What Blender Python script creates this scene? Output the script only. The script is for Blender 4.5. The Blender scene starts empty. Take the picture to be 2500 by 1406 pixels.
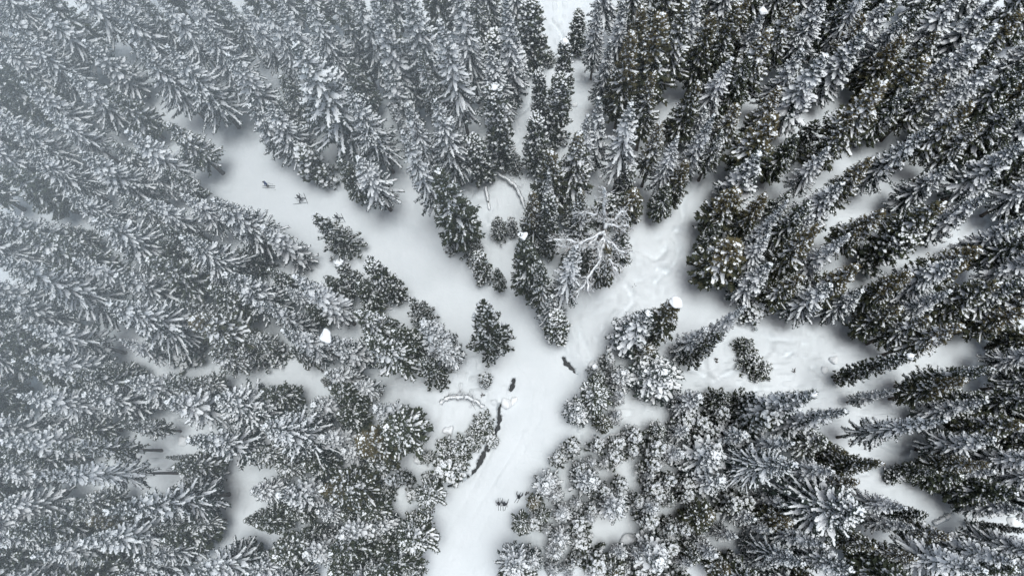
import bpy, math, random
import numpy as np
from mathutils import Matrix, Vector

# ------------------------------------------------------------------ camera, sky, sun, exposure
scene = bpy.context.scene
C = scene.collection
CAM_H = 92.0                      # drone height over the trail, metres
PW, PH, PF = 2500.0, 1406.0, 1667.0   # photograph size and focal length in pixels
NADIR = np.array([1340.0, 1145.0])    # the point straight below the drone

_d = Vector((NADIR[0] - PW / 2, -(NADIR[1] - PH / 2), -PF)).normalized()
_zw = -_d
_xw = (Vector((1, 0, 0)) - _zw * _zw.x).normalized()
_yw = _zw.cross(_xw)
ROT = Matrix((_xw, _yw, _zw))     # camera axes -> world axes
cam_data = bpy.data.cameras.new('camera')
cam_data.sensor_width = 36.0
cam_data.lens = 36.0 * PF / PW
cam_data.clip_start = 0.5
cam_data.clip_end = 4000.0
cam = bpy.data.objects.new('camera', cam_data)
cam.matrix_world = Matrix.Translation((0, 0, CAM_H)) @ ROT.to_4x4()
C.objects.link(cam)
scene.camera = cam

SUN_ELEV, SUN_AZ = math.radians(83), math.radians(-20)   # azimuth counted from +X towards +Y
SKY_STRENGTH, SUN_STRENGTH, SUN_ANGLE, EXPOSURE = 0.085, 2.1, math.radians(26), 0.20
world = bpy.data.worlds.new('World')
scene.world = world
world.use_nodes = True
wn = world.node_tree.nodes
wl = world.node_tree.links
bgn = wn['Background']
sky = wn.new('ShaderNodeTexSky')
sky.sky_type = 'NISHITA'
sky.sun_disc = False
sky.sun_elevation = SUN_ELEV
sky.sun_rotation = math.radians(90) - SUN_AZ
sky.air_density = 1.0
sky.dust_density = 4.0
sky.ozone_density = 1.0
hsv = wn.new('ShaderNodeHueSaturation')       # a cloud-veiled sky: much greyer than clear blue
hsv.inputs['Saturation'].default_value = 0.80
hsv.inputs['Hue'].default_value = 0.49
wl.new(sky.outputs[0], hsv.inputs['Color'])
wl.new(hsv.outputs[0], bgn.inputs['Color'])
bgn.inputs['Strength'].default_value = SKY_STRENGTH
sun_data = bpy.data.lights.new('sun', 'SUN')
sun_data.energy = SUN_STRENGTH
sun_data.angle = SUN_ANGLE
sun_data.color = (0.925, 0.98, 1.0)
sun = bpy.data.objects.new('sun', sun_data)
_sd = Vector((math.cos(SUN_ELEV) * math.cos(SUN_AZ), math.cos(SUN_ELEV) * math.sin(SUN_AZ), math.sin(SUN_ELEV)))
sun.rotation_euler = _sd.to_track_quat('Z', 'Y').to_euler()
sun.location = (0, 0, 200)
C.objects.link(sun)
vs = scene.view_settings
vs.view_transform = 'Standard'
vs.look = 'None'
vs.gamma = 1.0
vs.exposure = EXPOSURE
vs.use_curve_mapping = False
scene.cycles.max_bounces = 5
scene.cycles.diffuse_bounces = 4
scene.cycles.glossy_bounces = 2
scene.cycles.transmission_bounces = 2
scene.cycles.volume_bounces = 2
scene.cycles.use_denoising = True

# ------------------------------------------------------------------ helpers
rng = np.random.default_rng(7)
random.seed(7)
R3 = np.array(ROT)

def ray(px, py):
    """world direction of the ray through a photograph pixel"""
    return R3 @ np.array([px - PW / 2, -(py - PH / 2), -PF])

def at(px, py, z=0.0):
    """world point seen at a pixel, at height z"""
    r = ray(px, py)
    t = (z - CAM_H) / r[2]
    return np.array([r[0] * t, r[1] * t, z])

RI = R3.T
def project(p):
    c = RI @ (np.asarray(p, float) - np.array([0, 0, CAM_H]))
    return np.array([PW / 2 + PF * c[0] / -c[2], PH / 2 - PF * c[1] / -c[2]])

def lattice_noise(x, y, scale, seed):
    g = np.random.default_rng(seed).random((256, 256))
    u, v = x / scale + 1000.5, y / scale + 1000.5
    i, j = np.floor(u).astype(int), np.floor(v).astype(int)
    fu, fv = u - i, v - j
    fu = fu * fu * fu * (fu * (fu * 6 - 15) + 10)
    fv = fv * fv * fv * (fv * (fv * 6 - 15) + 10)
    a = g[i % 256, j % 256]; b = g[(i + 1) % 256, j % 256]
    c = g[i % 256, (j + 1) % 256]; d = g[(i + 1) % 256, (j + 1) % 256]
    return (a * (1 - fu) + b * fu) * (1 - fv) + (c * (1 - fu) + d * fu) * fv

def seg_dist(x, y, pts, extra=None):
    """distance to a polyline and the interpolated extra value at the nearest place"""
    best = np.full(x.shape, 1e9); val = np.zeros(x.shape)
    for k in range(len(pts) - 1):
        ax, ay = pts[k][:2]; bx, by = pts[k + 1][:2]
        dx, dy = bx - ax, by - ay
        t = np.clip(((x - ax) * dx + (y - ay) * dy) / (dx * dx + dy * dy + 1e-9), 0, 1)
        d = np.hypot(x - ax - t * dx, y - ay - t * dy)
        m = d < best
        best = np.where(m, d, best)
        if extra is not None:
            val = np.where(m, extra[k] * (1 - t) + extra[k + 1] * t, val)
    return (best, val) if extra is not None else best

def sstep(e0, e1, v):
    t = np.clip((v - e0) / (e1 - e0), 0, 1)
    return t * t * (3 - 2 * t)

def mesh_from(name, verts, faces, mats=None, midx=None, smooth=False):
    """mesh from numpy arrays; faces is an (n,3) or (n,4) int array"""
    me = bpy.data.meshes.new(name)
    verts = np.asarray(verts, np.float32); faces = np.asarray(faces, np.int32)
    n, k = faces.shape
    me.vertices.add(len(verts)); me.vertices.foreach_set('co', verts.ravel())
    me.loops.add(n * k); me.loops.foreach_set('vertex_index', faces.ravel())
    me.polygons.add(n)
    me.polygons.foreach_set('loop_start', np.arange(0, n * k, k, dtype=np.int32))
    me.polygons.foreach_set('loop_total', np.full(n, k, np.int32))
    if midx is not None:
        me.polygons.foreach_set('material_index', np.asarray(midx, np.int32))
    me.polygons.foreach_set('use_smooth', np.full(n, bool(smooth)))
    for m in (mats or []):
        me.materials.append(m)
    me.update(calc_edges=True)
    return me

def link(name, data, parent=None, loc=None):
    o = bpy.data.objects.new(name, data)
    C.objects.link(o)
    if parent is not None:
        o.parent = parent
    if loc is not None:
        o.location = loc
    return o

def tag(o, label=None, cat=None, group=None, kind=None):
    if label: o['label'] = label
    if cat: o['category'] = cat
    if group: o['group'] = group
    if kind: o['kind'] = kind
    return o

# ------------------------------------------------------------------ materials
def new_mat(name):
    m = bpy.data.materials.new(name)
    m.use_nodes = True
    return m, m.node_tree.nodes, m.node_tree.links, m.node_tree.nodes['Principled BSDF']

def ramp(nodes, stops):
    r = nodes.new('ShaderNodeValToRGB')
    e = r.color_ramp.elements
    while len(e) < len(stops): e.new(0.5)
    for el, (p, c) in zip(e, stops):
        el.position = p; el.color = (*c, 1)
    return r

def mat_ground():
    m, n, l, b = new_mat('snow_ground')
    tc = n.new('ShaderNodeTexCoord')
    n1 = n.new('ShaderNodeTexNoise'); n1.inputs['Scale'].default_value = 0.22; n1.inputs['Detail'].default_value = 5
    l.new(tc.outputs['Object'], n1.inputs['Vector'])
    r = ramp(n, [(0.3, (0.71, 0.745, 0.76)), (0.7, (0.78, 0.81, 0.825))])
    l.new(n1.outputs['Fac'], r.inputs['Fac'])
    l.new(r.outputs['Color'], b.inputs['Base Color'])
    b.inputs['Roughness'].default_value = 0.75
    b.inputs['Specular IOR Level'].default_value = 0.2
    n2 = n.new('ShaderNodeTexNoise'); n2.inputs['Scale'].default_value = 1.7; n2.inputs['Detail'].default_value = 6
    l.new(tc.outputs['Object'], n2.inputs['Vector'])
    bp = n.new('ShaderNodeBump'); bp.inputs['Strength'].default_value = 0.5; bp.inputs['Distance'].default_value = 0.18
    l.new(n2.outputs['Fac'], bp.inputs['Height'])
    l.new(bp.outputs['Normal'], b.inputs['Normal'])
    return m

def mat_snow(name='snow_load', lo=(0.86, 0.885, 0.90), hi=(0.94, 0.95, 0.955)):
    m, n, l, b = new_mat(name)
    g = n.new('ShaderNodeNewGeometry')
    r = ramp(n, [(0.0, lo), (1.0, hi)])
    l.new(g.outputs['Random Per Island'], r.inputs['Fac'])
    l.new(r.outputs['Color'], b.inputs['Base Color'])
    b.inputs['Roughness'].default_value = 0.7
    b.inputs['Specular IOR Level'].default_value = 0.2
    return m

def mat_needles(name, stops, tip=None, frost=0.8):
    """needle colour varies from sprig to sprig; a share of the sprigs is rimed; tops may be olive-brown with cones"""
    m, n, l, b = new_mat(name)
    g = n.new('ShaderNodeNewGeometry')
    oi = n.new('ShaderNodeObjectInfo')
    r = ramp(n, stops)
    l.new(g.outputs['Random Per Island'], r.inputs['Fac'])
    col = r.outputs['Color']
    if tip:
        tc = n.new('ShaderNodeTexCoord')
        sp = n.new('ShaderNodeSeparateXYZ'); l.new(tc.outputs['Generated'], sp.inputs[0])
        nz = n.new('ShaderNodeTexNoise'); nz.inputs['Scale'].default_value = 5.0
        l.new(tc.outputs['Generated'], nz.inputs['Vector'])
        ad = n.new('ShaderNodeMath'); ad.operation = 'ADD'
        l.new(sp.outputs['Z'], ad.inputs[0]); l.new(nz.outputs['Fac'], ad.inputs[1])
        ad2 = n.new('ShaderNodeMath'); ad2.operation = 'ADD'; ad2.inputs[1].default_value = -0.35
        l.new(oi.outputs['Random'], ad2.inputs[0])
        ad3 = n.new('ShaderNodeMath'); ad3.operation = 'MULTIPLY_ADD'; ad3.inputs[1].default_value = 0.5
        l.new(ad2.outputs[0], ad3.inputs[0]); l.new(ad.outputs[0], ad3.inputs[2])
        mr = n.new('ShaderNodeMapRange'); mr.inputs['From Min'].default_value = 1.15; mr.inputs['From Max'].default_value = 1.6
        l.new(ad3.outputs[0], mr.inputs['Value'])
        mx = n.new('ShaderNodeMix'); mx.data_type = 'RGBA'
        l.new(mr.outputs[0], mx.inputs[0]); l.new(col, mx.inputs[6])
        mx.inputs[7].default_value = (*tip, 1)
        col = mx.outputs[2]
    # rime on a share of the sprigs, which share differs a little between trees
    th = n.new('ShaderNodeMath'); th.operation = 'MULTIPLY'; th.inputs[1].default_value = 7.31
    l.new(g.outputs['Random Per Island'], th.inputs[0])
    fr = n.new('ShaderNodeMath'); fr.operation = 'FRACT'; l.new(th.outputs[0], fr.inputs[0])
    gt = n.new('ShaderNodeMath'); gt.operation = 'GREATER_THAN'; gt.inputs[1].default_value = frost
    l.new(fr.outputs[0], gt.inputs[0])
    mf = n.new('ShaderNodeMix'); mf.data_type = 'RGBA'
    l.new(gt.outputs[0], mf.inputs[0]); l.new(col, mf.inputs[6])
    mf.inputs[7].default_value = (0.50, 0.54, 0.56, 1)
    l.new(mf.outputs[2], b.inputs['Base Color'])
    b.inputs['Roughness'].default_value = 0.7
    b.inputs['Specular IOR Level'].default_value = 0.25
    return m

def mat_plain(name, col, rough=0.7, noise=None):
    m, n, l, b = new_mat(name)
    if noise:
        tc = n.new('ShaderNodeTexCoord')
        nz = n.new('ShaderNodeTexNoise'); nz.inputs['Scale'].default_value = noise[0]; nz.inputs['Detail'].default_value = 4
        l.new(tc.outputs['Object'], nz.inputs['Vector'])
        r = ramp(n, [(0.35, col), (0.65, noise[1])])
        l.new(nz.outputs['Fac'], r.inputs['Fac']); l.new(r.outputs['Color'], b.inputs['Base Color'])
    else:
        b.inputs['Base Color'].default_value = (*col, 1)
    b.inputs['Roughness'].default_value = rough
    return m

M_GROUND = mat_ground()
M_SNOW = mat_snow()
M_SPRUCE = mat_needles('spruce_needles', [(0.0, (0.022, 0.032, 0.030)), (0.6, (0.035, 0.050, 0.044)), (1.0, (0.050, 0.062, 0.050))], frost=0.93)
M_PINE = mat_needles('pine_needles', [(0.0, (0.030, 0.038, 0.026)), (0.6, (0.048, 0.060, 0.036)), (1.0, (0.075, 0.082, 0.048))], frost=0.94)
M_OLIVE = mat_needles('olive_pine_needles', [(0.0, (0.030, 0.038, 0.026)), (0.6, (0.050, 0.058, 0.034)), (1.0, (0.085, 0.080, 0.045))], tip=(0.12, 0.10, 0.05), frost=0.95)
M_BARK = mat_plain('bark', (0.045, 0.036, 0.030), 0.9, (3.0, (0.10, 0.085, 0.075)))
M_DEADWOOD = mat_plain('dead_wood', (0.16, 0.14, 0.125), 0.85, (2.0, (0.30, 0.27, 0.24)))
M_WATER = mat_plain('dark_water', (0.006, 0.008, 0.010), 0.3)
M_WATER.node_tree.nodes['Principled BSDF'].inputs['Specular IOR Level'].default_value = 0.12

# ------------------------------------------------------------------ the ground
TRAIL = [(430, 290, 50), (520, 362, 55), (600, 420, 62), (750, 505, 68), (900, 592, 74), (1050, 690, 80), (1180, 772, 80), (1290, 850, 76),
         (1335, 930, 78), (1312, 1030, 74), (1255, 1120, 82), (1185, 1220, 92), (1140, 1320, 92), (1120, 1450, 95)]
TR = [at(a, b) for a, b, c in TRAIL]
TRW = [c / 17.0 for a, b, c in TRAIL]
BROOK = [(1222, 985, .3), (1218, 1010, .55), (1216, 1040, .55), (1203, 1068, .5), (1190, 1092, .5), (1176, 1116, .5), (1162, 1142, .42), (1150, 1158, .2),
         (1136, 1168, .12), (1118, 1174, .30), (1104, 1182, .36), (1094, 1187, .3)]
BROOK = [(a, b, c * 0.52) for a, b, c in BROOK]
HOLE_A = [(1255, 924, .10), (1252, 932, .34), (1250, 940, .40), (1246, 950, .14)]
HOLE_B = [(1377, 876, .22), (1385, 886, .36), (1393, 896, .25), (1401, 905, .30), (1407, 910, .18)]
# trodden animal tracks and buried furrows in the loose snow
TRACKS = [[(1715, 430), (1690, 470), (1660, 500), (1668, 540), (1640, 570), (1655, 610), (1640, 655), (1600, 690)],
          [(1650, 560), (1690, 585), (1700, 620)], [(1420, 822), (1428, 850), (1440, 880)], [(1530, 700), (1545, 740), (1500, 790)],
          [(1740, 800), (1800, 790), (1880, 830), (1950, 835)], [(1910, 870), (1960, 840)], [(1980, 900), (2010, 930)],
          [(1350, 60), (1372, 90), (1365, 140)], [(1385, 190), (1420, 200), (1440, 170)], [(1260, 290), (1290, 260), (1300, 220)],
          [(1600, 660), (1650, 672), (1690, 680)], [(1560, 620), (1600, 640), (1625, 600)], [(1690, 900), (1740, 930), (1800, 900)],
          [(2150, 1080), (2200, 1110), (2240, 1100)], [(1760, 560), (1730, 590)], [(1470, 800), (1455, 830), (1470, 850)]]
RUTS = [[(640, 510), (700, 545), (770, 580), (880, 640)], [(660, 420), (760, 470), (870, 520), (960, 575)],
        [(1290, 780), (1330, 810), (1370, 865), (1400, 930)], [(1270, 775), (1310, 812), (1345, 862), (1372, 930)],
        [(1210, 1080), (1160, 1180), (1110, 1270), (1060, 1350)], [(1290, 1000), (1262, 1090), (1190, 1200), (1120, 1300)],
        [(960, 700), (1060, 770), (1160, 830)], [(930, 560), (1040, 640), (1150, 710), (1240, 770), (1300, 800)], [(900, 615), (1010, 690), (1130, 775), (1230, 840), (1290, 930)],
        [(1330, 940), (1318, 1020), (1275, 1110), (1215, 1210), (1165, 1320)], [(1300, 960), (1290, 1030), (1240, 1120), (1165, 1240), (1100, 1370)]]

def ground_z(x, y):
    x = np.asarray(x, float); y = np.asarray(y, float)
    d, w = seg_dist(x, y, TR, TRW)
    off = sstep(-0.6, 2.2, d - w)                      # 0 on the groomed trail, 1 in loose snow
    z = 0.35 * (lattice_noise(x, y, 14.0, 1) - 0.5)
    lo = 0.75 * (lattice_noise(x, y, 4.2, 2) - 0.45) + 0.75 * np.abs(lattice_noise(x, y, 2.1, 3) - 0.5) + 0.20 * (lattice_noise(x, y, 0.9, 4) - 0.5)
    z = z + off * (0.45 + lo) + 0.05 * (lattice_noise(x, y, 3.0, 5) - 0.5)
    z = z + 0.18 * np.exp(-((d - w - 0.3) / 0.9) ** 2) * lattice_noise(x, y, 3.0, 6)      # a soft berm along the edge
    return z

def carve(x, y, z):
    wob = 0.34 * (lattice_noise(x, y, 0.5, 11) - 0.5) + 0.2 * (lattice_noise(x, y, 0.22, 12) - 0.5)
    for pts in TRACKS:
        P = [at(a, b) for a, b in pts]
        d = seg_dist(x, y, P) + 0.5 * (lattice_noise(x, y, 0.8, 13) - 0.5)
        z = z - 0.38 * np.exp(-(d / 0.32) ** 2) + 0.14 * np.exp(-((d - 0.75) / 0.35) ** 2)
    for pts in RUTS:
        d = seg_dist(x, y, [at(a, b) for a, b in pts]) + 0.2 * (lattice_noise(x, y, 4.0, 14) - 0.5)
        z = z - 0.06 * np.exp(-(d / 0.26) ** 2)
    dt, wt = seg_dist(x, y, TR, TRW)
    loose = sstep(-1.0, 1.5, dt - wt)
    cl = lattice_noise(x, y, 0.75, 21) * lattice_noise(x, y, 5.0, 22)
    z = z + (0.06 + 0.20 * loose) * sstep(0.42, 0.62, cl) + 0.05 * (1 - loose) * (lattice_noise(x, y, 1.3, 23) - 0.5)
    for pts in (BROOK, HOLE_A, HOLE_B):
        d, w = seg_dist(x, y, [at(a, b) for a, b, c in pts], [c for a, b, c in pts])
        z = z - 0.22 * np.exp(-((d - w) / 0.7) ** 2)
        z = z - 1.5 * (1 - sstep(-0.14, 0.08, d - w + wob))
    return z

def axis(lo, hi, step, flo, fhi, fstep, far):
    a = list(np.arange(lo, flo, step)) + list(np.arange(flo, fhi, fstep)) + list(np.arange(fhi, hi, step))
    s, v, out = step, a[-1], []
    while v < far: s *= 1.35; v += s; out.append(v)
    s, v, out2 = step, a[0], []
    while v > -far: s *= 1.35; v -= s; out2.append(v)
    return np.array(out2[::-1] + a + out)

_b0, _b1 = at(1085, 1195), at(1415, 865)
XS = axis(-92, 82, 0.33, _b0[0], _b1[0], 0.10, 900)
YS = axis(-22, 84, 0.33, _b0[1], _b1[1], 0.10, 900)
def build_ground():
    X, Y = np.meshgrid(XS, YS)
    Z = carve(X, Y, ground_z(X, Y))
    fade = sstep(200, 90, np.hypot(X, Y - 25))
    Z = Z * fade
    nx, ny = len(XS), len(YS)
    idx = np.arange(nx * ny).reshape(ny, nx)
    f = np.stack([idx[:-1, :-1], idx[:-1, 1:], idx[1:, 1:], idx[1:, :-1]], -1).reshape(-1, 4)
    me = mesh_from('snow_ground', np.stack([X, Y, Z], -1).reshape(-1, 3), f, [M_GROUND], smooth=True)
    tag(link('snow_ground', me), kind='structure')
build_ground()
_w = np.array([[_b0[0] - 1, _b0[1] - 1, -.72], [_b1[0] + 1, _b0[1] - 1, -.72], [_b1[0] + 1, _b1[1] + 1, -.72], [_b0[0] - 1, _b1[1] + 1, -.72]])
tag(link('brook_water', mesh_from('brook_water', _w, np.array([[0, 1, 2, 3]]), [M_WATER])), kind='structure')

# ------------------------------------------------------------------ conifer builder
SPIN_F = np.array([[0, 1, 2], [0, 2, 3], [0, 3, 1], [1, 4, 5], [1, 5, 2], [2, 5, 6], [2, 6, 3], [3, 6, 4], [3, 4, 1], [7, 5, 4], [7, 6, 5], [7, 4, 6]])

class Soup:
    """collects spindles, sprigs and tubes as numpy blocks and makes ONE triangle mesh of them"""
    def __init__(self): self.v = []; self.f = []; self.n = 0; self.m = []
    def add(self, v, f, mat=0):
        v = v.reshape(-1, 3); self.v.append(v); self.f.append(f + self.n); self.n += len(v)
        self.m.append(np.full(len(f), mat))
    def spindles(self, p0, p1, rw, rh, r, mat=0, u0=0.22, u1=0.68, jit=0.35):
        p0 = np.asarray(p0, float).reshape(-1, 3); p1 = np.asarray(p1, float).reshape(-1, 3); n = len(p0)
        if n == 0: return
        rw = np.broadcast_to(rw, (n,))[:, None]; rh = np.broadcast_to(rh, (n,))[:, None]
        t = p1 - p0
        ln = np.linalg.norm(t, axis=1, keepdims=True) + 1e-9
        th = t / ln
        side = np.cross(th, [0, 0, 1.0]); side[np.linalg.norm(side, axis=1) < 0.05] = [1, 0, 0]
        side /= np.linalg.norm(side, axis=1, keepdims=True)
        up = np.cross(side, th)
        v = np.empty((n, 8, 3))
        v[:, 0] = p0; v[:, 7] = p1
        for ring, u in ((1, u0), (4, u1)):
            c = p0 + t * u
            for q, (a, b) in enumerate(((1, -.35), (0, 1.05), (-1, -.35))):
                k = 1 + jit * (r.random((n, 1)) * 2 - 1)
                v[:, ring + q] = c + (side * rw * a + up * rh * b) * k
        f = (SPIN_F[None] + (np.arange(n) * 8)[:, None, None]).reshape(-1, 3)
        self.add(v, f, mat)
    def sprigs(self, p, d, ln, wd, r, mat=0):
        """loose needle sprigs: thin triangles from p along d"""
        n = len(p)
        if n == 0: return
        s = np.cross(d, r.normal(size=(n, 3))); s /= np.linalg.norm(s, axis=1, keepdims=True) + 1e-9
        ln = np.broadcast_to(ln, (n,))[:, None]; wd = np.broadcast_to(wd, (n,))[:, None]
        v = np.stack([p - s * wd, p + s * wd, p + d * ln], 1)
        self.add(v, np.arange(n * 3).reshape(-1, 3), mat)
    def tube(self, pts, rad, sides=6, mat=0):
        pts = np.asarray(pts, float); n = len(pts); vs = []
        for k in range(n):
            t = pts[min(k + 1, n - 1)] - pts[max(k - 1, 0)]; t /= np.linalg.norm(t) + 1e-9
            a = np.cross(t, [0.31, 0.95, 0.05] if abs(t[2]) > 0.9 else [0, 0, 1.0]); a /= np.linalg.norm(a); b = np.cross(t, a)
            ang = np.arange(sides) * 2 * math.pi / sides
            vs.append(pts[k] + rad[k] * (np.cos(ang)[:, None] * a + np.sin(ang)[:, None] * b))
        f = []
        for k in range(n - 1):
            for q in range(sides):
                a, b = k * sides + q, k * sides + (q + 1) % sides
                f += [[a, b, b + sides], [a, b + sides, a + sides]]
        for q in range(1, sides - 1):
            f += [[0, q + 1, q], [(n - 1) * sides, (n - 1) * sides + q, (n - 1) * sides + q + 1]]
        self.add(np.concatenate(vs), np.array(f), mat)
    def mesh(self, name, mats, smooth=False):
        return mesh_from(name, np.concatenate(self.v), np.concatenate(self.f), mats, np.concatenate(self.m), smooth)

def unit(v): return v / (np.linalg.norm(v, axis=-1, keepdims=True) + 1e-9)

def trunk_mesh(h, r0, r, lean=0.15):
    s = Soup(); k = 9
    z = np.linspace(-0.6, h * 0.985, k)
    ox = np.cumsum(r.normal(0, lean / k, k)); oy = np.cumsum(r.normal(0, lean / k, k))
    ox -= ox[0]; oy -= oy[0]
    rad = r0 * (1 - np.linspace(0, 1, k) ** 1.1) + 0.02; rad[0] *= 1.25
    s.tube(np.stack([ox, oy, z], -1), rad, 7)
    return s.mesh('trunk', [M_BARK]), (lambda zz: np.array([np.interp(zz, z, ox), np.interp(zz, z, oy)]))

def spruce(h, R, seed, z0=0.28, snow=0.9, fat=1.0, needles=None, step=0.46, per=7, droop=0.18, tw=0.36, power=1.08, el0=-0.42, pillow=0.22, twig=0.85):
    """white-fingered spruce: drooping boughs, each with side twigs and a snow load on its upper side"""
    r = np.random.default_rng(seed)
    tm, off = trunk_mesh(h, 0.011 * h + 0.03, r)
    cr, sn = Soup(), Soup()
    z = h * z0
    while z < h * 0.985:
        q = (z - h * z0) / (h * (1 - z0))
        Rz = R * (min(1.0, 0.55 + q * 3.0)) * (1 - q) ** power + 0.16
        nb = per if q < 0.85 else 4
        a0 = r.random() * 6.28
        for k in range(nb):
            if r.random() < 0.10: continue
            a = a0 + k * 6.283 / nb + r.normal(0, 0.22)
            L = Rz * r.choice([r.uniform(0.55, 1.1), r.uniform(0.85, 1.3)])
            el = (el0 + (0.53 - el0) * q ** 1.6) + r.normal(0, 0.10)
            u = np.linspace(0, 1, 6)
            dx, dy = math.cos(a), math.sin(a)
            bend = r.normal(0, 0.10)
            zz = z + r.normal(0, 0.12) + L * (math.tan(el) * u - droop * (1 - q) * u ** 2 + 0.10 * u ** 4)
            o = off(z)
            P = np.stack([o[0] + dx * u * L - dy * bend * L * u ** 2, o[1] + dy * u * L + dx * bend * L * u ** 2, zz], -1)
            wid = np.linspace(0.13, 0.05, 5) * (0.6 + 0.4 * min(L, 2.5) / 2.5)
            cr.spindles(P[:-1], P[1:] + (P[1:] - P[:-1]) * 0.2, wid * 1.1, wid * 0.7, r)
            ns = max(3, int(L / 0.24))
            t = np.linspace(0.16, 0.97, ns)
            B = np.stack([np.interp(t, u, P[:, i]) for i in range(3)], -1)
            for sd in (1, -1):
                ang = a + sd * (0.95 - 0.30 * t) + r.normal(0, 0.18, ns)
                tl = tw * (0.35 + 1.15 * np.sqrt(np.clip(t * (1.06 - t), 0, 1))) * (0.45 + 0.55 * min(L, 2.6) / 2.6) * r.uniform(0.65, 1.25, ns)
                D = np.stack([np.cos(ang), np.sin(ang), -0.28 - 0.5 * r.random(ns) * (1 - q) + 0.25 * q], -1)
                E = B + D * tl[:, None]
                cr.spindles(B, E, 0.10, 0.06, r)
                nsp = 4
                pb = np.repeat(B, nsp, 0) + np.repeat(D * tl[:, None], nsp, 0) * r.uniform(0.15, 1, (ns * nsp, 1))
                dd = unit(np.repeat(D, nsp, 0) * 0.8 + r.normal(0, 0.65, (ns * nsp, 3)) - [0, 0, 0.25])
                cr.sprigs(pb, dd, r.uniform(0.15, 0.32, ns * nsp), 0.034, r)
                keep = r.random(ns) < snow * twig * min(1.0, 0.45 + 0.85 * q)
                f = r.uniform(0.62, 1.0, ns)[:, None]
                S0 = B + [0, 0, 0.05]; S1 = B + (E - B) * f + [0, 0, 0.06]
                sw = fat * (0.8 + 0.75 * q) * r.uniform(0.025, 0.055, ns)
                sn.spindles(S0[keep], S1[keep], sw[keep] * 1.4, sw[keep] * 0.5, r)
            if r.random() < (snow + 0.05) * min(1.0, 0.62 + 0.7 * q):
                sw = fat * (0.8 + 0.7 * q) * np.array([0.045, 0.08, 0.10, 0.09, 0.06]) * r.uniform(0.65, 1.35) * (0.5 + 0.5 * min(L, 2.2) / 2.2)
                m = np.array([r.random() < 0.985 for _ in range(5)])
                e = (P[1:] - P[:-1]) * 0.25
                sn.spindles((P[:-1] - e + [0, 0, .09])[m], (P[1:] + e + [0, 0, .09])[m], sw[m] * 1.4, sw[m] * 0.5, r, u0=0.18, u1=0.8, jit=0.3)
                if r.random() < pillow * fat and L > 0.8:            # a snow pillow that has slid together
                    c = P[3]; g = r.uniform(0.16, 0.34)
                    d = np.array([dx, dy, -0.35]) * r.uniform(0.4, 0.8)
                    sn.spindles([c - d * .6 + [0, 0, .16]], [c + d + [0, 0, .16]], g, g * 0.6, r, u0=.25, u1=.7, jit=.2)
        z += step * r.uniform(0.75, 1.25) * (1.0 - 0.45 * q)
    o = off(h)
    sn.spindles([[o[0], o[1], h * 0.96]], [[o[0] + .05, o[1], h + 0.15]], 0.09, 0.09, r)
    cr.spindles([[o[0], o[1], h * 0.93]], [[o[0], o[1], h + 0.1]], 0.07, 0.07, r)
    return tm, cr.mesh('crown', [needles or M_SPRUCE]), sn.mesh('snow_load', [M_SNOW])

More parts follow.
